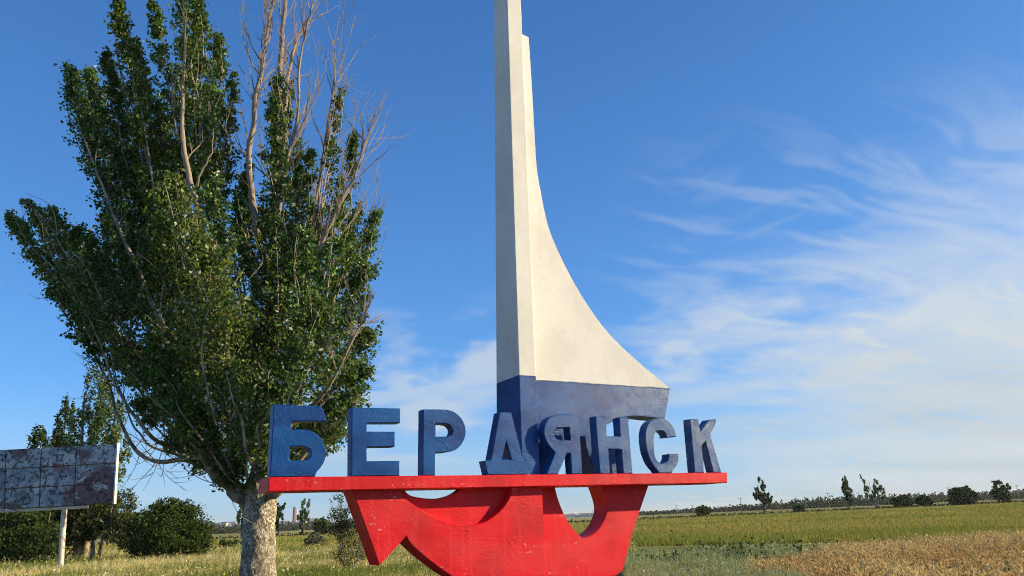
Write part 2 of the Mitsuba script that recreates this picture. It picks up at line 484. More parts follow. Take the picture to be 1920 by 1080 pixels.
letter('Р', Rq([(170, 125)]) + curve(Rq([(400, 125), (520, 135), (620, 180), (700, 265), (742, 370), (742, 480), (700, 580), (640, 650), (560, 690), (470, 706)]), 3) + Rq([(335, 712), (332, 1012), (163, 1012)]),
       [Rq([(340, 318)]) + curve(Rq([(470, 320), (530, 340), (567, 385), (570, 430), (550, 470), (500, 492)]), 3) + Rq([(340, 494)])])
letter('Д', Dq([(360, 100), (530, 98), (705, 790), (792, 790), (770, 1000), (190, 1000), (140, 800), (235, 790)]), [Dq([(462, 500), (398, 780), (535, 785)])])
letter('Я', Yq([(660, 132), (712, 985), (560, 985), (540, 690), (490, 690), (360, 985), (190, 985), (318, 685)]) + curve(Yq([(318, 680), (240, 600), (180, 500), (155, 400), (165, 300), (210, 205), (290, 150), (390, 130)]), 3)[1:],
       [Yq([(520, 318), (540, 500)]) + curve(Yq([(430, 500), (350, 490), (305, 430), (310, 365), (350, 325)]), 3)])
letter('Н', Hq([(35, 432), (138, 432), (152, 636), (290, 640), (275, 445), (368, 440), (412, 1004), (318, 1006), (300, 770), (168, 768), (186, 1008), (82, 1010)]))
letter('С', curve(Hq([(755, 650), (750, 615), (720, 585), (685, 580), (650, 590), (630, 640), (630, 740), (640, 830), (660, 880), (700, 915), (740, 905), (770, 875), (780, 815)]), 3) + curve(Hq([(875, 815), (880, 870), (855, 940), (810, 985), (745, 1008), (680, 990), (620, 930), (575, 840), (548, 730), (542, 610), (560, 530), (600, 480), (660, 455), (720, 455), (780, 490), (830, 550), (858, 640)]), 3))
letter('К', Kq([(100, 112), (215, 112), (240, 285), (358, 122), (455, 112), (455, 165), (380, 310), (395, 380), (525, 820), (418, 825), (310, 410), (262, 470), (292, 825), (165, 830)]))

# low concrete footing under the keel, mostly in the grass
foot = [(4.3, -.1), (6.6, -.1), (6.5, .30), (4.4, .30)]
obj('footing', slab(foot, DA - .15, DB + .7, .03), 'concrete', monument)


# ------------------------------------------------------------------ leaves and trees
def leaf_mesh(P, size, col, upward=0.0, slim=.62, R=rng):
    """Diamond leaves at the points, turned every way."""
    m = len(P)
    a = R.normal(size=(m, 3))
    a[:, 2] -= upward
    a /= np.linalg.norm(a, axis=1, keepdims=True)
    b = np.cross(a, R.normal(size=(m, 3)))
    b /= np.linalg.norm(b, axis=1, keepdims=True)
    c = np.cross(a, b)
    s = (np.asarray(size) * R.uniform(.5, 1.35, m))[:, None]
    w = s * slim
    v = np.stack([P - a * s * .5, P + b * w * .5 + c * s * .06, P + a * s * .5, P - b * w * .5 + c * s * .06], 1).reshape(-1, 3)
    k = np.arange(m)[:, None] * 4
    f = np.vstack([k + [0, 1, 2], k + [0, 2, 3]])
    return v, f, np.repeat(col, 4, 0)


def leaf_tint(m, kinds, R=rng):
    """kinds: (weight, colour) pairs."""
    w = np.array([k[0] for k in kinds], float)
    C = np.array([k[1] for k in kinds], float)
    c = C[R.choice(len(w), m, p=w / w.sum())]
    return np.clip(c * R.uniform(.72, 1.3, (m, 1)) * R.uniform(.92, 1.08, (m, 3)), 0, .9)


POPLAR = [(40, (.074, .130, .033)), (30, (.112, .175, .042)), (20, (.17, .225, .062)), (9, (.42, .46, .37))]


def plume(base, tip, r, m, R=rng):
    """Leaf points of one upright leafy shoot: leaves sit along side twigs that rise with the shoot."""
    base, tip = np.asarray(base, float), np.asarray(tip, float)
    ax = tip - base
    ln = np.linalg.norm(ax)
    ax /= ln
    e1 = np.cross(ax, [0.2, 1, .1])
    e1 /= np.linalg.norm(e1)
    e2 = np.cross(ax, e1)
    nt = max(10, int(m / 42))
    t0 = R.uniform(.0, .97, nt)
    ang = R.uniform(0, 2 * np.pi, nt)
    prof = np.clip(np.minimum(t0 * 3.2 + .35, 1) * (1 - t0 ** 2.2) + .10, .1, 1)
    reach = r * prof * R.uniform(.45, 1.1, nt) * np.where(R.uniform(size=nt) < .16, 1.6, 1)
    out = np.cos(ang)[:, None] * e1 + np.sin(ang)[:, None] * e2
    S = base + ax * (t0 * ln)[:, None]
    E = S + out * reach[:, None] + ax * (reach * R.uniform(.5, 1.6, nt))[:, None]
    k = R.integers(0, nt, m)
    t = R.uniform(.12, 1.02, m) ** .75
    P = S[k] + (E[k] - S[k]) * t[:, None] + R.normal(size=(m, 3)) * (.05 + .035 * r)
    return P, (S, E)


def limb_line(pts, Y):
    return smooth_line([at(x, y, Y + d) for x, y, d in pts], 6)


YT = 19.5
poplar = thing('poplar_tree', 'big half-dead silver poplar with bare upper branches behind the first letter', 'tree')
tr = smooth_line([at(483, 1118, YT), at(484, 1060, YT), at(486, 1000, YT), at(488, 950, YT), at(493, 905, YT), at(498, 860, YT)], 8)
rad = np.interp(np.linspace(0, 1, len(tr)), [0, .08, .25, .5, .75, 1], [.56, .47, .405, .38, .40, .30])
obj('trunk', tube(tr, rad, 26, .13, 4), 'trunk_bark', poplar, smooth=True)
limbs = [  # (px, py, metres behind the trunk), radius at start and end, dead?
    ([(478, 950, 0), (447, 932, -.1), (425, 913, -.2), (405, 893, -.4), (385, 850, -.7), (350, 760, -.9), (310, 640, -.9), (265, 520, -.7), (215, 400, -.5), (150, 230, -.3)], .19, .03, 0),
    ([(470, 938, 0), (440, 905, .3), (395, 882, .6), (344, 862, .9), (300, 866, 1.1), (265, 851, 1.2), (240, 825, 1.2), (222, 780, 1.2), (208, 730, 1.1), (170, 660, 1), (100, 530, .8), (30, 415, .6)], .11, .015, 0),
    ([(420, 905, .3), (380, 860, .1), (330, 843, -.2), (290, 820, -.5), (255, 785, -.7), (225, 735, -.8), (190, 660, -1), (120, 500, -1.2), (70, 400, -1.2)], .085, .015, 0),
    ([(400, 860, .8), (350, 820, 1.0), (305, 790, 1.2), (268, 745, 1.4), (235, 690, 1.5), (190, 590, 1.5), (150, 500, 1.4)], .07, .015, 0),
    ([(380, 868, .7), (330, 852, .7), (285, 835, .8), (252, 800, .9), (232, 755, .9), (215, 700, .8), (180, 610, .6)], .05, .012, 0),
    ([(492, 905, 0), (470, 830, -.5), (440, 760, -1.0), (410, 680, -1.2), (388, 560, -1.5), (374, 430, -1.6), (362, 354, -1.6), (343, 277, -1.6), (342, 196, -1.4), (350, 100, -1.2), (346, -20, -1.0)], .19, .03, 2),
    ([(364, 362, -1.6), (380, 318, -1.8), (396, 285, -1.9), (402, 240, -1.9)], .04, .012, 2),
    ([(488, 880, .2), (420, 740, .7), (350, 600, 1.0), (300, 470, 1.1), (262, 340, 1.0), (240, 220, .8), (222, 100, .6), (216, 5, .5)], .15, .02, 0),
    ([(500, 850, .2), (492, 760, .6), (478, 660, .9), (440, 595, 1.2), (408, 555, 1.4), (388, 470, 1.5), (378, 380, 1.5), (385, 230, 1.3), (395, 110, 1.1)], .14, .02, 0),
    ([(498, 880, 0), (508, 760, .1), (514, 640, .1), (515, 500, .1), (518, 380, 0), (517, 270, 0), (527, 150, 0), (537, 20, 0), (541, -70, .1)], .29, .045, 2),
    ([(514, 560, .1), (488, 440, -.2), (470, 330, -.4), (473, 240, -.5), (484, 170, -.5), (498, 90, -.5), (508, 20, -.4), (522, -60, -.3)], .13, .03, 2),
    ([(517, 310, 0), (536, 190, .3), (549, 100, .5), (572, 45, .6), (602, -15, .7)], .08, .02, 2),
    ([(510, 740, .1), (545, 620, -.4), (585, 500, -.8), (630, 400, -1.1), (668, 320, -1.2), (690, 245, -1.2)], .12, .012, 1),
    ([(505, 800, .1), (560, 690, .8), (620, 570, 1.2), (665, 480, 1.4), (700, 380, 1.5)], .11, .012, 1),
    ([(515, 660, .1), (550, 540, .6), (580, 420, .9), (604, 300, 1.0), (622, 180, 1.0), (628, 60, 1.0)], .10, .012, 1),
    ([(500, 860, 0), (550, 800, -1.0), (610, 730, -1.8), (660, 640, -2.2), (690, 560, -2.3)], .10, .015, 0),
    ([(505, 930, -.3), (522, 925, -.4), (545, 885, -.6), (590, 830, -.7), (640, 760, -.6), (680, 690, -.5)], .12, .015, 0),
    ([(515, 470, .1), (530, 350, -.5), (555, 230, -.8), (562, 110, -.8), (590, -20, -.7)], .09, .02, 1),
]
lines = []
for pts, r0, r1, dead in limbs:
    ln = limb_line(pts, YT)
    tt = np.linspace(0, 1, len(ln))
    wob = min(1, len(ln) / 40) * (meshkit.fbm(np.stack([tt * 9, tt * 0 + r0 * 97, tt * 0], -1), 3, 8) - .5) * .22
    ln = ln + wob[:, None] * np.array([1, .5, 0]) * np.minimum(tt * 6, 1)[:, None]
    lines.append((ln, r0, r1, dead))
    obj('limb', tube(ln, .72 * r0 * (1 - tt) ** .9 + .6 * r1, 9, .10, 3), 'dead_bark' if dead else 'limb_bark', poplar, smooth=True)

plumes = [  # base, tip, half width in px, depth, share of leaves
    ((205, 640), (14, 398), 36, .2, 1), ((215, 610), (48, 372), 30, -1, 1), ((225, 590), (88, 385), 34, 1, 1), ((180, 655), (95, 520), 34, .5, 1), ((240, 640), (160, 450), 48, -1.5, 1), ((200, 560), (140, 425), 36, .8, .9),
    ((290, 560), (122, 115), 48, 0, 1.1), ((300, 520), (160, 120), 40, 1, 1), ((310, 500), (195, 90), 36, .6, 1), ((300, 420), (214, -30), 30, -1, 1), ((315, 420), (252, 70), 34, .5, 1), ((345, 380), (285, -15), 28, -.6, .8),
    ((360, 380), (342, -50), 36, .5, 1), ((375, 360), (372, -20), 34, -1, 1), ((390, 400), (412, 60), 34, .8, 1), ((405, 420), (440, 130), 26, 0, .8), ((330, 480), (300, 190), 42, 1.4, .8),
    ((380, 760), (230, 450), 68, 1.5, 1.1), ((400, 760), (300, 420), 66, -2, 1.1), ((420, 800), (375, 430), 62, -3, 1.1), ((415, 760), (410, 430), 52, 2, .9), ((450, 840), (432, 600), 48, -.8, 1), ((400, 850), (280, 640), 58, -1, 1.1), ((370, 815), (235, 640), 46, 1, 1), ((345, 780), (195, 600), 42, -.5, 1), ((290, 725), (160, 640), 32, .2, .8),
    ((360, 560), (320, 330), 52, -2.4, .9), ((270, 600), (200, 400), 50, 1.8, .9), ((420, 640), (400, 330), 40, -1.4, .8),
    ((520, 480), (520, 135), 32, -1, 1), ((545, 560), (560, 260), 36, .5, .8), ((520, 350), (545, 150), 22, .4, .7), ((590, 480), (640, 165), 22, 0, .5), ((600, 640), (676, 385), 40, .5, .9), ((650, 580), (708, 395), 26, 1, 1), ((600, 720), (690, 490), 44, -.6, 1), ((600, 780), (690, 620), 48, 0, 1), ((585, 830), (686, 690), 44, -1, 1.1), ((560, 850), (660, 740), 50, 1.5, 1.1), ((545, 800), (600, 560), 56, -2, 1), ((535, 700), (545, 430), 46, 1, .8), ((500, 800), (482, 600), 36, 2, .7), ((470, 500), (445, 360), 26, -.4, .7), ((445, 470), (466, 300), 18, .4, .5), ((505, 860), (525, 690), 56, -2.5, 1.1), ((470, 870), (440, 700), 58, -3, 1.1), ((530, 880), (610, 790), 42, -.4, 1), ((440, 890), (360, 770), 46, -.8, 1), ((455, 900), (400, 820), 38, .8, .9), ((500, 890), (490, 800), 44, -1.5, 1), ((570, 640), (610, 420), 34, -.4, .6),
    ((470, 650), (455, 330), 32, 1.0, .9), ((498, 640), (492, 390), 26, -1.2, .8), ((520, 720), (516, 400), 34, -1.3, .9), ((556, 720), (572, 430), 40, -1.2, .9), ((600, 640), (640, 330), 30, -.8, .6), ((560, 520), (585, 260), 24, .2, .7), ((640, 520), (664, 240), 20, .3, .5), ((560, 640), (590, 400), 40, 1.2, .9), ((480, 760), (470, 560), 40, -1.5, .8),
    ((350, 850), (262, 750), 36, -.3, 1), ((420, 895), (335, 815), 34, .2, 1), ((455, 920), (405, 850), 30, -.6, 1), ((500, 900), (540, 800), 40, -.8, 1), ((545, 880), (640, 800), 36, .4, 1),
]
hp, tw = Heap(), Heap()
for b, t_, r, d, k in plumes:
    B, E = at(*b, YT + d * 1.05), at(*t_, YT + d * 1.15 + .2)
    rr = r * mpp(YT)
    m = int(k * 74 * np.linalg.norm(E - B) * (rr + .12) / .055)
    m = min(max(m, 1500), 16000)
    P, (S, En) = plume(B, E, rr, m)
    tone = rng.uniform(.75, 1.3) * np.array([rng.uniform(.80, 1.08), 1, rng.uniform(.8, 1.1)])
    hp.add(*leaf_mesh(P, .112, leaf_tint(m, POPLAR) * tone, .25))
    for q in range(0, len(S), 4):
        tw.add(*tube(np.stack([S[q], .5 * (S[q] + En[q]) + [0, 0, -.04], En[q]]), [.016, .011, .004], 3))
    axl = smooth_line([B, .5 * (B + E) + rng.normal(size=3) * .12, E], 6)
    tw.add(*tube(axl, np.linspace(.035, .006, len(axl)), 5))
    for _ in range(3):
        off = rng.normal(size=3) * rr * [.5, .5, .1] - [0, rr * .35, 0]
        a0, a1 = rng.uniform(.0, .3), rng.uniform(.65, 1.0)
        lo_, hi_ = B + (E - B) * a0 + off * .4, B + (E - B) * a1 + off
        pl = smooth_line([lo_, .6 * lo_ + .4 * hi_ + rng.normal(size=3) * .10, .3 * lo_ + .7 * hi_ + rng.normal(size=3) * .12, hi_], 5)
        tw.add(*tube(pl, np.linspace(rng.uniform(.018, .038), .005, len(pl)), 5))
obj('leaves', hp.mesh(), 'leaf', poplar, color=hp.color())
# dead shoots standing up out of the crown, and fine live twigs inside it
dead_tw = Heap()


def shoot(S, D, ln, r, heap, depth=0):
    k = 6
    P = [S]
    D = D / np.linalg.norm(D)
    for _ in range(k):
        D = D + rng.normal(size=3) * .10 + np.array([0, 0, .10])
        D /= np.linalg.norm(D)
        P.append(P[-1] + D * ln / k)
    P = np.array(P)
    heap.add(*tube(P, np.linspace(r, r * .25, len(P)), 4))
    if depth < 2:
        for _ in range(rng.integers(1, 4)):
            j = rng.integers(1, k)
            shoot(P[j], D + rng.normal(size=3) * .30, ln * rng.uniform(.35, .65), r * .55, heap, depth + 1)


for idx, lo, hi, cnt, lnr in ((9, .40, 1, 20, 2.6), (10, .3, 1, 24, 2.5), (11, .2, 1, 11, 1.8), (12, .3, 1, 26, 2.3), (13, .3, 1, 22, 2.1), (14, .25, 1, 26, 2.5), (17, .2, 1, 20, 2.4), (15, .5, 1, 10, 1.2), (5, .45, .95, 12, 1.1)):
    ln, r0, r1, _ = lines[idx]
    for _ in range(cnt):
        a = rng.uniform(lo, hi)
        j = int(a * (len(ln) - 2))
        D = ln[j + 1] - ln[j]
        D = D / np.linalg.norm(D) + rng.normal(size=3) * .28
        shoot(ln[j], D, lnr * rng.uniform(.5, 1.1), .020 + .014 * (1 - a), dead_tw, 0)
for idx in (0, 1, 2, 3, 4, 7, 8):
    ln = lines[idx][0]
    for _ in range(22):
        j = rng.integers(len(ln) // 5, len(ln) - 2)
        shoot(ln[j], ln[j + 1] - ln[j] + rng.normal(size=3) * .25, 1.2, .014, tw, 1)
tag(obj('twigs', tw.mesh(), 'limb_bark', poplar), kind='stuff')
tag(obj('dead_twigs', dead_tw.mesh(), 'dead_bark', poplar), 'bare pale dead twigs', kind='stuff')


def blob(center, radii, m, R, hollow=.45):
    """Leaf points in an uneven ball: denser in clumps near its surface."""
    nc = max(8, m // 45)
    D = R.normal(size=(nc, 3))
    D /= np.linalg.norm(D, axis=1, keepdims=True)
    C = D * (hollow + (1.05 - hollow) * R.uniform(0, 1, (nc, 1)) ** .6)
    k = R.integers(0, nc, m)
    P = C[k] + R.normal(size=(m, 3)) * .12
    return center + P * radii


BUSH = [(50, (.042, .072, .021)), (30, (.068, .105, .029)), (20, (.11, .15, .042))]
OLIVE = [(55, (.060, .078, .028)), (30, (.09, .105, .038)), (15, (.14, .15, .06))]
GREY = [(60, (.13, .145, .095)), (40, (.17, .18, .12))]


def tree(name, label, px, Y, top, base_w, crowns, leaf, dens, kinds, trunks=((0, 0),), cat='tree', group=None, r0=.12, seed=0, bark='dark_bark', clear=.12):
    """px: picture column of the foot, Y: distance, top: height in metres, crowns: (dx, z, rx, rz, [lean]) in metres."""
    R = np.random.default_rng(1000 + seed)
    G0 = ground_at(px, Y)
    t = thing(name, label, cat, group)
    for dx, lean in trunks:
        P = smooth_line([G0 + [dx * .4, 0, -.1], G0 + [dx * .5 + lean * .3, 0, top * .3], G0 + [dx + lean, .1, top * .62], G0 + [dx * 1.1 + lean * 1.4, 0, top * .86]], 4)
        obj('trunk', tube(P, np.linspace(r0, r0 * .22, len(P)), 7), bark, t, smooth=True)
    h = Heap()
    for c in crowns:
        dx, z, rx, rz = c[:4]
        m = int((14 if leaf > .38 else 7) * dens * (rx * rx * rz) ** (2 / 3) / leaf ** 2)
        P = blob(G0 + [dx, R.normal() * rx * .25, z], [rx, rx, rz], max(m, 40), R)
        if len(c) > 4:
            P[:, 0] += (P[:, 2] - G0[2] - z) * c[4]
        P = P[P[:, 2] > G0[2] + .06]
        h.add(*leaf_mesh(P, leaf, leaf_tint(len(P), kinds, R), .2, .7, R))
    obj('crown', h.mesh(), 'leaf', t, color=h.color())
    return t


# the thicket behind the billboard
tree('poplar_tree', 'tall loose poplar with a dead right side behind the billboard', 150, 58, 14.6, 4, [(-.3, 11.7, 1.0, 3.1, -.05), (.9, 9.5, 1.1, 3.0, .06), (-1.1, 8.6, 1.15, 2.8), (1.9, 7.4, .9, 2.4, .1), (0, 5.6, 2.2, 2.4), (.1, 3.4, 2.0, 1.8)], .21, 7, POPLAR, ((-.3, .3), (.7, .5), (-.9, -.2)), r0=.24, seed=1, bark='limb_bark')
tree('poplar_tree', 'narrow dark poplar left of the tall loose one behind the billboard', 88, 60, 12.2, 3, [(0, 9.9, .7, 2.6), (-.4, 7.4, .95, 2.4), (.7, 6.6, .9, 2.4), (0, 4, 1.7, 2.4)], .21, 9, BUSH, r0=.18, seed=2, bark='limb_bark')
tree('poplar_tree', 'small dark poplar top showing over the left of the billboard', 44, 57, 10.2, 3, [(0, 8.1, .75, 2.0), (.2, 6.0, 1.0, 2.2), (-.2, 3.6, 1.6, 2.2)], .21, 9, BUSH, r0=.16, seed=3)
tree('leafy_tree', 'mid green tree with pale trunks under the right end of the billboard', 182, 54, 4.9, 4, [(-.6, 3.3, 1.3, 1.5), (.7, 3.0, 1.4, 1.6), (1.4, 2.0, .9, 1.2), (-1.2, 2.2, 1.0, 1.1)], .17, 7, OLIVE, ((-.7, -.4), (.2, .3), (-1.1, .2)), r0=.13, seed=4, bark='limb_bark')
tree('leafy_tree', 'dark shrubby tree under the left half of the billboard', 30, 52, 3.9, 4, [(-1.2, 1.8, 1.7, 1.7), (.4, 1.5, 1.5, 1.5), (1.6, 1.4, 1.3, 1.4), (-2.6, 2, 1.5, 1.8), (.2, 2.8, 1.6, 1.2)], .17, 7, BUSH, ((0, .1), (1.4, .2)), r0=.10, seed=5, bark='limb_bark')
tree('leafy_tree', 'dark tree between the billboard post and the pale trunks', 100, 55, 4.6, 4, [(0, 3.0, 1.5, 1.5), (-1.3, 2.4, 1.3, 1.6), (1.2, 2.7, 1.3, 1.4), (.2, 1.4, 1.4, 1.1)], .17, 6, BUSH, ((-.2, .1), (.8, .2), (-.9, -.2)), r0=.12, seed=6, bark='limb_bark')
# the round bush and the others in the rough grass
tree('bush', 'round dark green bush in the grass between billboard and poplar trunk', 315, 50, 4.1, 5, [(-.2, 1.9, 2.0, 1.5), (.9, 1.8, 1.7, 1.5), (-1.3, 1.5, 1.4, 1.4), (.1, 2.9, 1.2, .95), (1.6, 1.2, .9, 1.1), (-.9, 2.7, .8, .9), (-1.6, .9, .8, .8), (.5, .9, 2.0, .9)], .15, 9, [(55, (.040, .070, .018)), (30, (.065, .10, .024)), (15, (.10, .135, .035))], ((-.5, -.2), (.5, .2)), 'bush', r0=.08, seed=7)
tree('bush', 'low dark bush in the grass just left of the poplar trunk', 431, 74, 1.1, 2, [(0, .45, .95, .5), (.6, .35, .7, .4), (-.6, .4, .6, .4)], .16, 8, BUSH, ((0, 0),), 'bush', r0=.03, seed=8)
tree('bush', 'low grey-green bush in the grass right of the poplar trunk', 590, 66, 1.2, 2, [(0, .55, .75, .6), (.4, .4, .6, .45), (-.5, .4, .5, .4)], .14, 8, GREY, ((0, 0),), 'bush', r0=.03, seed=9)
# thin shrub beside the left fluke
R9 = np.random.default_rng(77)
shrub = thing('shrub', 'thin-stemmed small-leaved shrub beside the red anchor fluke', 'shrub')
G0, hs = ground_at(655, 23.5), Heap()
for k in range(9):
    dx, top = R9.uniform(-.55, .55), R9.uniform(1.5, 2.45)
    S = smooth_line([G0 + [dx * .15, R9.normal() * .08, -.05], G0 + [dx * .6, R9.normal() * .15, top * .45], G0 + [dx * 1.25, R9.normal() * .25, top * .98]], 6)
    obj('stem', tube(S, np.linspace(.022, .005, len(S)), 5), 'limb_bark', shrub)
    for _ in range(14):
        j = R9.integers(3, len(S))
        tipp = S[j] + [R9.normal() * .30, R9.normal() * .3, abs(R9.normal()) * .25]
        hs.add(*tube(np.stack([S[j], tipp]), [.006, .003], 3), c=(.16, .13, .09))
        m = int(52 * (1.5 if S[j][2] > 1.2 else .6))
        P = S[j] + (tipp - S[j]) * R9.uniform(.2, 1.1, (m, 1)) + R9.normal(size=(m, 3)) * .06
        hs.add(*leaf_mesh(P, .050, leaf_tint(m, [(60, (.045, .065, .025)), (30, (.075, .10, .035)), (10, (.2, .2, .1))], R9), 0, .6, R9))
obj('leaves', hs.mesh(), 'leaf', shrub, color=hs.color())

# lone trees along the far edge of the field
FAR = 235
tree('poplar_tree', 'leftmost lone poplar on the far field edge, low forked crown', 1435, FAR, 10.2, 3, [(-.2, 7.4, 1.25, 2.7), (-1.6, 4.9, 1.1, 2.1, -.3), (1.8, 4.6, 1.05, 2.0, .3), (.1, 4.4, 1.6, 2.3)], .55, 6, BUSH, ((0, 0), (-.6, -.3)), r0=.22, seed=11)
tree('poplar_tree', 'slender spindle-shaped lone poplar on the far field edge', 1594, 238, 10.6, 3, [(-.3, 8.2, .85, 2.5), (-.1, 5.6, 1.5, 2.5), (.2, 3.6, 1.15, 1.7)], .5, 7, BUSH, ((0, -.2),), r0=.2, seed=12)
tree('poplar_tree', 'open multi-stemmed poplar on the far field edge right of the slender one', 1645, 238, 10.0, 3, [(-2.4, 7.4, .8, 2.4, -.25), (-2.0, 4.4, 1.1, 2.1, -.3), (1.6, 6.8, 1.15, 2.5, .1), (2.0, 4.2, 1.15, 2.0, .2), (-.1, 5.2, .8, 1.8)], .5, 5, POPLAR, ((-1.2, -1.2), (.2, .2), (1.0, .6), (-.4, -.5)), r0=.16, seed=13, bark='limb_bark')
for px, Y, hgt, w, lab, cat in ((1319, 246, 3.2, 2.6, 'small dark bush on the field edge nearest the monument', 'bush'), (1499, 240, 2.2, 2.3, 'low dark bush on the field edge between the lone poplars', 'bush'), (1697, 240, 3.8, 3.4, 'broad dark bush on the field edge right of the open poplar', 'bush'), (1736, 243, 3.6, 2.8, 'rounded bush on the field edge, second right of the open poplar', 'bush'), (1808, 240, 5.6, 4.6, 'large domed dark tree on the far field edge', 'tree'), (1881, 238, 6.8, 3.4, 'top-heavy tree at the right end of the far field edge', 'tree')):
    s = px
    cr = [(0, hgt * .52, w * .75, hgt * .40), (-w * .45, hgt * .40, w * .5, hgt * .32), (w * .45, hgt * .42, w * .5, hgt * .34), (w * .1, hgt * .74, w * .5, hgt * .26), (-w * .2, hgt * .24, w * .7, hgt * .22)]
    if cat == 'tree' and px > 1850:
        cr = [(0, hgt * .75, w * .55, hgt * .24), (w * .45, hgt * .66, w * .4, hgt * .2), (-w * .55, hgt * .45, w * .45, hgt * .2), (0, hgt * .35, w * .6, hgt * .3), (w * .2, hgt * .2, w * .5, hgt * .2)]
    tree('bush' if cat == 'bush' else 'leafy_tree', lab, px, Y, hgt, w, cr, .5, 6, BUSH, ((0, .1),), cat, r0=.14, seed=px)
tree('poplar_tree', 'distant poplar half hidden by the left side of the poplar trunk', 452, 180, 9.2, 3, [(-.2, 6.0, 1.5, 2.6), (.3, 3.6, 1.2, 1.8)], .45, 6, BUSH, ((0, 0),), r0=.2, seed=21)
tree('poplar_tree', 'distant poplar directly right of the poplar trunk', 521, 180, 8.2, 3, [(-.3, 4.6, 1.2, 2.6), (.9, 6.0, .7, 1.9, .2)], .45, 6, BUSH, ((0, 0),), r0=.18, seed=22)
tree('poplar_tree', 'distant forked poplar beside the brick chimney', 566, 180, 8.6, 3, [(0, 6.0, .9, 2.2), (1.0, 5.8, .7, 2.0, .15), (-.7, 3.6, .8, 1.6), (.4, 3.4, 1.1, 1.7)], .45, 5, POPLAR, ((0, 0), (.6, .3)), r0=.18, seed=23)
tree('leafy_tree', 'dark round tree behind the thin shrub at the field edge', 601, 178, 3.8, 3, [(0, 2.0, 1.6, 1.7), (.8, 1.6, 1.3, 1.4), (-.8, 1.4, 1.1, 1.2)], .4, 7, BUSH, ((0, 0),), r0=.14, seed=24)

# far wood along the horizon: reads as one mass
Rw = np.random.default_rng(5)
wood, xs = Heap(), []
for px in np.arange(-60, 2000, 1.1):
    Y = 620 + 60 * math.sin(px * .011) + Rw.uniform(-30, 60)
    right = sstep(1150, 1650, px)
    hgt = (2.8 + 4.0 * right) * Rw.uniform(.55, 1.25) * (1 if (px < 1010 or px > 1030) else .7)
    if px < 660:
        hgt = 6.0 * Rw.uniform(.5, 1.2)
    if 1045 < px < 1122:
        Y, hgt = 1180, 3.4 * Rw.uniform(.6, 1.2)
    G1 = ground_at(px, Y)
    m = 80
    wd = Rw.uniform(1.8, 3.6)
    P = blob(G1 + [0, 0, hgt * .5], [wd, wd, hgt * .52], m, Rw, .3)
    wood.add(*leaf_mesh(P, 1.2, leaf_tint(m, [(60, (.055, .075, .040)), (40, (.075, .095, .05))], Rw), .2, .8, Rw))
tag(obj('far_wood', wood.mesh(), 'leaf', color=wood.color()), 'dark distant belt of trees along the horizon', 'wood', kind='stuff')
# rank weeds in the ditch that ends the field
dw = Heap()
for x in np.arange(-160, 330, .55):
    m = 7
    y = ditch_y(x) + Rw.normal() * .6
    P = np.array([x, y, .28]) + Rw.normal(size=(m, 3)) * [.5, .6, .16]
    P[:, 2] = np.abs(P[:, 2])
    dw.add(*leaf_mesh(P, .55, leaf_tint(m, [(60, (.05, .06, .022)), (40, (.09, .085, .035))], Rw), 0, .7, Rw))
tag(obj('ditch_weeds', dw.mesh(), 'leaf', color=dw.color()), 'dark strip of weeds along the far field edge', 'weeds', kind='stuff')

# ------------------------------------------------------------------ the billboard
YB = 40.0
bill = thing('billboard', 'old billboard with torn peeling posters on a cream post', 'billboard')


def poster_col(p, nn, uv):
    x, z = p.x, p.z
    wx, wz = x + .55 * (F_(x * 2.6, z * 2.6, 1, 4) - .5), z + .45 * (F_(x * 2.6 + 7, z * 2.6, 2, 4) - .5)
    f1, f2, id1 = V_(wx * 1.1, wz * 1.7)
    g1, g2, id2 = V_(wx * 1.9 + 11, wz * 3.0)
    base = MX((.24, .30, .37), (.42, .48, .53), id1)
    base = MX(base, (.15, .085, .10), .85 * SS(.50, .62, F_(x * .45 + 2, z * .6, 9, 3) + .035 * (x + 26)))
    base = MX(base, (.09, .09, .095), SS(.56, .74, F_(x * 3.1, z * 2.6, 4, 5)) * .5)
    base = MX(base, (.52, .55, .56), SS(.78, .84, id2) * .8)
    base = MX(base, (.20, .06, .075), SS(.93, .95, id2) * .7)
    base = MX(base, (.07, .065, .065), .6 * SS(.07, .02, g2 - g1))
    return MX(base, (.05, .045, .045), .75 * SS(.56, .66, F_(x * 7, z * 7, 6, 3)))


bumped('poster', {'type': 'diffuse', 'reflectance': mikit.proc(poster_col)}, lambda p, nn, uv: .02 * F_(p.x * 5, 0, p.z * 5, 4), eps=5e-3)
bt0, bt1, bb0, bb1 = at(-140, 850.6, YB), at(219, 831.5, YB), at(-140, 963, YB), at(212.5, 943.5, YB)


def bil(s, t, dy=0.0):
    """A point of the board: s from left to right, t from bottom to top."""
    P = (bb0 * (1 - s) + bb1 * s) * (1 - t) + (bt0 * (1 - s) + bt1 * s) * t
    return P + [0, dy, 0]


def plate(c, y0, y1):
    """A box between four corners (bl, br, tr, tl)."""
    v = np.array([p + [0, y0, 0] for p in c] + [p + [0, y1, 0] for p in c])
    return v, np.array([[0, 1, 2], [0, 2, 3], [4, 6, 5], [4, 7, 6], [0, 4, 5], [0, 5, 1], [1, 5, 6], [1, 6, 2], [2, 6, 7], [2, 7, 3], [3, 7, 4], [3, 4, 0]])


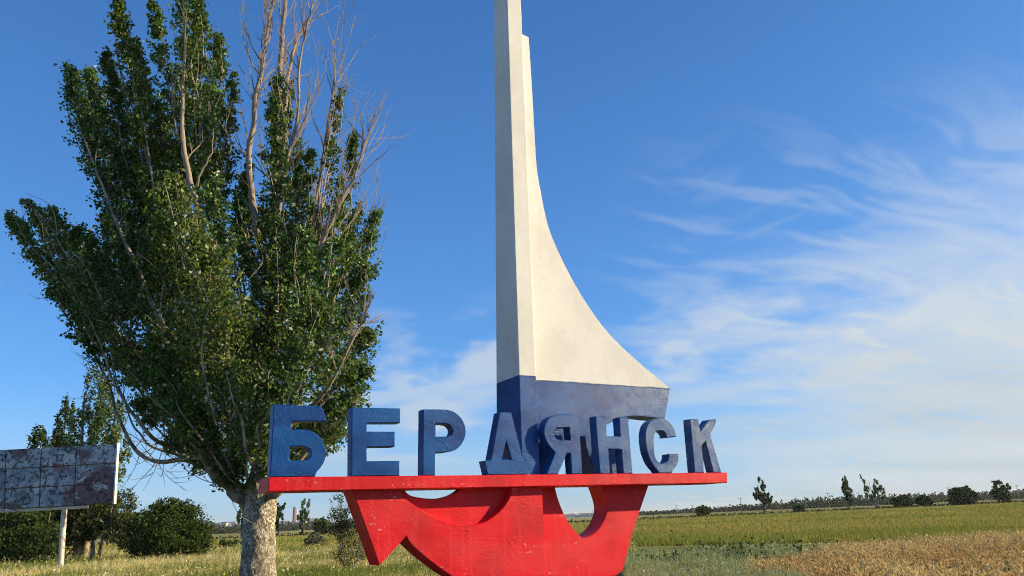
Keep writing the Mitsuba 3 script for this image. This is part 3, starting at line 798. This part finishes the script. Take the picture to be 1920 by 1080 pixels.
obj('backing', plate([bil(.002, .004), bil(.996, .004), bil(.996, .996), bil(.002, .996)], .06, .14), 'rust_metal', bill)
cuts = [0, .205, .42, .605, .79, 1.0]
Rb = np.random.default_rng(3)
for a in range(3):
    for b in range(5):
        e = .0035
        s0, s1, t0, t1 = cuts[b] + e, cuts[b + 1] - e, a / 3 + .008, (a + 1) / 3 - .008
        jig = Rb.uniform(-.012, .012)
        obj('panel', plate([bil(s0, t0), bil(s1, t0), bil(s1, t1), bil(s0, t1)], jig, .058), 'poster', bill)
obj('edge_trim', plate([bil(1.0, -.01), bil(1.007, -.01), bil(1.007, 1.01), bil(1.0, 1.01)], -.06, .16), 'white_edge', bill)
fr = smooth_line([at(-140, 966, YB + .1), at(30, 957.5, YB + .1), at(165, 950, YB + .1)], 3)
obj('frame_pipe', tube(fr, .075, 8), 'cream_metal', bill, smooth=40)
foot_p = ground_at(113.5, YB + .2)
top_p = at(121, 951, YB + .2)
obj('post', tube(np.stack([foot_p - [0, 0, .2], top_p]), .135, 14), 'cream_metal', bill, smooth=40)
obj('brace', tube(np.stack([at(100, 955, YB + .1), at(150, 953, YB + .5)]), .05, 6), 'rust_metal', bill)

# ------------------------------------------------------------------ far buildings, chimney, poles
mat('far_wall', {'type': 'twosided', 'bsdf': {'type': 'diffuse', 'reflectance': {'type': 'rgb', 'value': [.62, .61, .58]}}})
mat('far_roof', {'type': 'twosided', 'bsdf': {'type': 'diffuse', 'reflectance': {'type': 'rgb', 'value': [.30, .24, .22]}}})
mat('far_window', {'type': 'twosided', 'bsdf': {'type': 'diffuse', 'reflectance': {'type': 'rgb', 'value': [.10, .12, .15]}}})
mat('brick_red', {'type': 'twosided', 'bsdf': {'type': 'diffuse', 'reflectance': mikit.proc(lambda p, nn, uv: MX((.24, .12, .09), (.33, .18, .14), F_(p.x * .8, p.y * .8, p.z * 1.5, 3)))}})
mat('pole_grey', {'type': 'twosided', 'bsdf': {'type': 'diffuse', 'reflectance': {'type': 'rgb', 'value': [.22, .21, .20]}}})


ORD = ['first', 'second', 'third', 'fourth', 'fifth', 'sixth', 'seventh', 'eighth', 'ninth', 'tenth']


def house(name, label, px, Y, w, h, dp, flat, group, zb=0.0, win=3):
    t = thing(name, label, 'building', group)
    G1 = ground_at(px, Y) + [0, 0, zb]
    h0 = -zb - .3
    obj('wall', box(G1 + [0, 0, (h + h0) / 2], [w, dp, h - h0]), 'far_wall', t)
    if flat:
        obj('roof', box(G1 + [0, 0, h + .25], [w + .6, dp + .6, .5]), 'far_roof', t)
    else:
        v = np.array([[-w / 2 - .5, -dp / 2 - .5, h], [w / 2 + .5, -dp / 2 - .5, h], [w / 2 + .5, dp / 2 + .5, h], [-w / 2 - .5, dp / 2 + .5, h], [-w / 2 - .5, 0, h + dp * .32], [w / 2 + .5, 0, h + dp * .32]]) + G1
        obj('roof', (v, np.array([[0, 1, 5], [0, 5, 4], [2, 3, 4], [2, 4, 5], [0, 4, 3], [1, 2, 5], [0, 2, 1], [0, 3, 2]])), 'far_roof', t)
    for k in range(win):
        obj('window', box(G1 + [(k - (win - 1) / 2) * w / win * .85, -dp / 2 - .02, h * .55], [w / win * .4, .12, h * .35]), 'far_window', t)


Rh = np.random.default_rng(12)
for q, (px, w, h, flat) in enumerate(((393, 9, 7, 0), (399, 14, 9, 1), (407, 10, 6, 0), (414, 16, 11, 1), (422, 10, 7, 0), (430, 18, 12, 1), (438, 12, 8, 0), (446, 14, 9, 1))):
    house('town_house', f'pale {"flat-topped" if flat else "pitched-roof"} town building, {ORD[q]} from the left among those left of the poplar trunk', px, 1000 + Rh.uniform(-60, 60), w, h * .8, 9, flat, 'town buildings left of the poplar trunk', 3.0)
for q, (px, w, h, flat) in enumerate(((533, 12, 7, 0), (541, 14, 8, 1), (560, 16, 7, 1), (577, 14, 8, 0), (588, 16, 10, 1), (597, 10, 7, 0))):
    house('town_house', f'pale {"flat-topped" if flat else "pitched-roof"} town building, {ORD[q]} from the left among those around the brick chimney', px, 1000 + Rh.uniform(-60, 60), w, h, 9, flat, 'town buildings near the chimney', 2.0)
for q, (px, w, h, flat) in enumerate(((1063, 7, 3.4, 0), (1071, 9, 3.8, 0), (1079, 6, 3.2, 0), (1090, 9, 4.0, 0), (1098, 7, 3.6, 0), (1107, 8, 3.6, 0), (1113, 7, 3.2, 0))):
    house('village_house', f'tiny white house seen through the round opening, {ORD[q]} from the left', px, 1120 + Rh.uniform(-15, 15), w * .8, h, 6, flat, 'village houses seen through the opening', 0, 2)
ch = thing('brick_chimney', 'tall red-brown brick chimney on the horizon right of the poplar trunk', 'chimney')
Gc = ground_at(550.5, 1050)
obj('stack', tube(np.array([Gc, Gc + [0, 0, 14], Gc + [0, 0, 28.5]]), [2.6, 2.2, 1.8], 14), 'brick_red', ch, smooth=40)
obj('cap', tube(np.array([Gc + [0, 0, 28.5], Gc + [0, 0, 29.6]]), [2.1, 2.1], 14), 'brick_red', ch, smooth=40)
Gc = ground_at(554.5, 1080)
obj('chimney', tube(np.array([Gc, Gc + [0, 0, 27]]), [1.5, 1.2], 12), 'far_wall', smooth=40)
tag('chimney', 'thin pale chimney close beside the brick one', 'chimney')
for px, Y, h, lab in ((1391, 420, 7.6, 'grey utility pole on the horizon left of the leftmost lone poplar'), (1270, 560, 6.5, 'short thin pole on the horizon just right of the red hull'), (1300, 600, 6.2, 'thin pole on the horizon just left of the small dark bush'),
                      (1458, 560, 6.6, 'thin pole on the horizon just right of the leftmost lone poplar'), (1512, 470, 7.4, 'utility pole on the horizon above the low dark bush between the lone poplars'), (1556, 470, 9.2, 'tallest utility pole on the horizon, left of the slender lone poplar'),
                      (1912, 460, 8.6, 'utility pole at the right end of the horizon past the top-heavy tree'), (1112, 900, 8.0, 'thin pole on the horizon seen through the round opening')):
    t = thing('utility_pole', lab, 'pole', 'utility poles along the horizon')
    Gp = ground_at(px, Y)
    obj('shaft', tube(np.array([Gp, Gp + [0, 0, h]]), [.20, .13], 7), 'pole_grey', t)
    obj('crossarm', box(Gp + [0, 0, h * .93], [2.2, .2, .2]), 'pole_grey', t)


# ------------------------------------------------------------------ grass, weeds, dry grass, crop
def blades(x, y, h, w, lean, col, R, seg=2, face_=None, tipcol=1.15):
    """Grass blades; each a bent tapering strip of seg pieces."""
    m = len(x)
    a = R.uniform(0, 2 * np.pi, m) if face_ is None else face_
    side = np.stack([np.cos(a), np.sin(a), 0 * a], 1) * (w / 2)[:, None]
    b = R.uniform(0, 2 * np.pi, m)
    ld = np.stack([np.cos(b), np.sin(b), 0 * b], 1) * lean[:, None]
    B = np.stack([x, y, 0 * x - .02], 1)
    up = np.array([0, 0, 1.0])
    tip = B + ld + up * h[:, None]
    if seg == 1:
        v = np.stack([B - side, B + side, tip], 1).reshape(-1, 3)
        k = np.arange(m)[:, None] * 3
        return v, k + [0, 1, 2], np.repeat(col, 3, 0)
    M = B + ld * .3 + up * (h * .58)[:, None]
    v = np.stack([B - side, B + side, M - side * .8, M + side * .8, tip], 1).reshape(-1, 3)
    k = np.arange(m)[:, None] * 5
    f = np.vstack([k + [0, 1, 3], k + [0, 3, 2], k + [2, 3, 4]])
    return v, f, np.repeat(col, 5, 0)


def wedge(m, y0, y1, p0, p1, R, power=1.0):
    """Ground points between two distances and two picture columns, even in picture rows."""
    Y = 1 / (1 / y1 + (1 / y0 - 1 / y1) * R.uniform(0, 1, m) ** power)
    t = R.uniform(p0, p1, m)
    return (t - 960) / FOC * 1.045 * Y + .035 * Y * 0, Y


Rg = np.random.default_rng(21)


def patchy(x, y, s, seed):
    return meshkit.fbm(np.stack([x * s, y * s, 0 * x], -1), 3, seed)


STRAW, GREEN, OLV = np.array([.60, .53, .24]), np.array([.19, .24, .055]), np.array([.33, .33, .10])
# rough grass on the left
x, Y = wedge(270000, 11.5, 95, -160, 1040, Rg)
keep = Y < field_edge(x) + Rg.normal(size=len(x)) * 2
x, Y = x[keep], Y[keep]
pt = patchy(x, Y, .22, 1) + Rg.normal(size=len(x)) * .08
pf = patchy(x, Y, .6, 2)
c = np.where((pt > .55)[:, None], STRAW, np.where((pt > .45)[:, None], OLV, GREEN)) * Rg.uniform(.7, 1.25, (len(x), 1))
h = (.22 + .42 * pf) * Rg.uniform(.5, 1.25, len(x))
tag(obj('rough_grass', (lambda q: (hold := Heap().add(*q)).mesh())(qq := blades(x, Y, h, .010 + .00042 * Y, h * Rg.uniform(.1, .55, len(x)), c, Rg)), 'blade', color=qq[2]), 'rough grass, green and straw coloured, around the monument', 'grass', kind='stuff')
# pale seed heads and yellow flowers in it
m = 5000
x, Y = wedge(m, 20, 75, -100, 1150, Rg)
fl_ = Heap().add(*leaf_mesh(np.stack([x, Y, Rg.uniform(.35, .75, m)], 1), .055 + .0006 * Y, leaf_tint(m, [(60, (.62, .58, .40)), (40, (.55, .46, .10))], Rg), 1.0, .6, Rg))
tag(obj('seed_heads', fl_.mesh(), 'blade', color=fl_.color()), 'pale seed heads and yellow flowers scattered in the grass', 'wildflowers', kind='stuff')
# the sown field
x, Y = wedge(200000, 26, 215, -60, 2000, Rg, 1.0)
keep = (Y > field_edge(x)) & (Y < ditch_y(x))
x, Y = x[keep], Y[keep]
pt = patchy(x, Y, .05, 3) * .7 + patchy(x * .3, Y, .35, 4) * .3 + Rg.normal(size=len(x)) * .05
c = (np.array([.215, .245, .050]) * (1 - sstep(.38, .62, pt))[:, None] + np.array([.33, .295, .080]) * sstep(.38, .62, pt)[:, None]) * Rg.uniform(.8, 1.2, (len(x), 1))
qq = blades(x, Y, Rg.uniform(.22, .38, len(x)), .012 + .0011 * Y, Rg.uniform(.02, .14, len(x)), c, Rg, 1)
tag(obj('field_crop', qq[:2], 'blade', color=qq[2]), 'low yellow-green crop covering the wide field', 'crop', kind='stuff')


# dry reddish grass in the right foreground
def dry_edge(x):           # its far edge
    return np.interp(x, [4, 5.3, 9.4, 13.6, 16.5, 21, 30], [16, 17.6, 23.5, 26, 26.5, 29, 30])


def dry_zone(x, Y):
    left = .298 * Y + np.maximum(0, 14.5 - Y) * .34
    return (Y < dry_edge(x) + (patchy(x, Y, .7, 6) - .5) * 2) & (x > left + (patchy(x, Y, .8, 5) - .5) * 1.1)


x, Y = wedge(240000, 9, 32, 1250, 2050, Rg)
keep = dry_zone(x, Y)
x, Y = x[keep], Y[keep]
pt = patchy(x, Y, .5, 7) + Rg.normal(size=len(x)) * .10
c = (np.array([.42, .275, .115]) * (1 - sstep(.40, .62, pt))[:, None] + np.array([.52, .41, .19]) * sstep(.40, .62, pt)[:, None]) * Rg.uniform(.7, 1.25, (len(x), 1))
gm = Rg.uniform(size=len(x)) < .10
c[gm] = np.array([.16, .16, .05])
h = (.38 + .28 * patchy(x, Y, .9, 8)) * Rg.uniform(.75, 1.2, len(x))
hd = Heap()
hd.add(*blades(x, Y, h, .007 + .0003 * Y, h * Rg.uniform(.15, .6, len(x)), c, Rg))
k = Rg.uniform(size=len(x)) < .35
P = np.stack([x[k] + Rg.normal(size=k.sum()) * .10, Y[k] + Rg.normal(size=k.sum()) * .1, h[k] * Rg.uniform(.85, 1.05, k.sum())], 1)
hd.add(*leaf_mesh(P, .075, c[k] * 1.15, 1.2, .4, Rg))
tag(obj('dry_grass', hd.mesh(), 'blade', color=hd.color()), 'dry reddish brown grass filling the right foreground', 'grass', kind='stuff')
# grey-green weeds between monument and dry grass
x, Y = wedge(70000, 12, 27, 1120, 1480, Rg)
keep = ~dry_zone(x, Y) & (Y < 24.5 + 2 * (patchy(x, Y, .6, 12) - .5)) & (x > .13 * Y)
x, Y = x[keep], Y[keep]
pt = patchy(x, Y, .8, 9)
h = (.25 + .60 * pt) * Rg.uniform(.55, 1.15, len(x))
c = leaf_tint(len(x), [(45, (.30, .35, .19)), (30, (.42, .44, .28)), (25, (.26, .33, .09))], Rg)
hw = Heap().add(*blades(x, Y, h, .010 + .0004 * Y, h * Rg.uniform(.05, .35, len(x)), c, Rg))
k = Rg.uniform(size=len(x)) < .8
P = np.stack([x[k] + Rg.normal(size=k.sum()) * .06, Y[k] + Rg.normal(size=k.sum()) * .06, h[k] * Rg.uniform(.3, 1, k.sum())], 1)
hw.add(*leaf_mesh(P, .06, c[k], .3, .4, Rg))
tag(obj('grey_weeds', hw.mesh(), 'blade', color=hw.color()), 'tall grey-green weeds right of the red hull', 'weeds', kind='stuff')
# dark leafy patch at the corner of the dry grass
m = 9000
cx = ground_at(1385, 21.5)
P = cx + Rg.normal(size=(m, 3)) * [1.05, 1.1, .0]
P[:, 2] = np.abs(Rg.normal(size=m)) * .22 + .12
gl = Heap().add(*leaf_mesh(P, .085, leaf_tint(m, [(70, (.055, .095, .028)), (30, (.09, .13, .04))], Rg), 0, .7, Rg))
tag(obj('leafy_weeds', gl.mesh(), 'leaf', color=gl.color()), 'dark green leafy weeds at the corner of the dry grass', 'weeds', kind='stuff')

# ------------------------------------------------------------------ air
scene['air'] = {'type': 'homogeneous', 'albedo': .95, 'sigma_t': .00009}
scene['haze'] = {'type': 'cube', 'to_world': T().translate([0, 0, 20.0]).scale([9200, 9200, 21.5]), 'bsdf': {'type': 'null'}, 'interior': {'type': 'ref', 'id': 'air'}}
scene['camera']['medium'] = {'type': 'ref', 'id': 'air'}
tag('haze', 'thin summer haze over the fields', 'haze', kind='stuff')
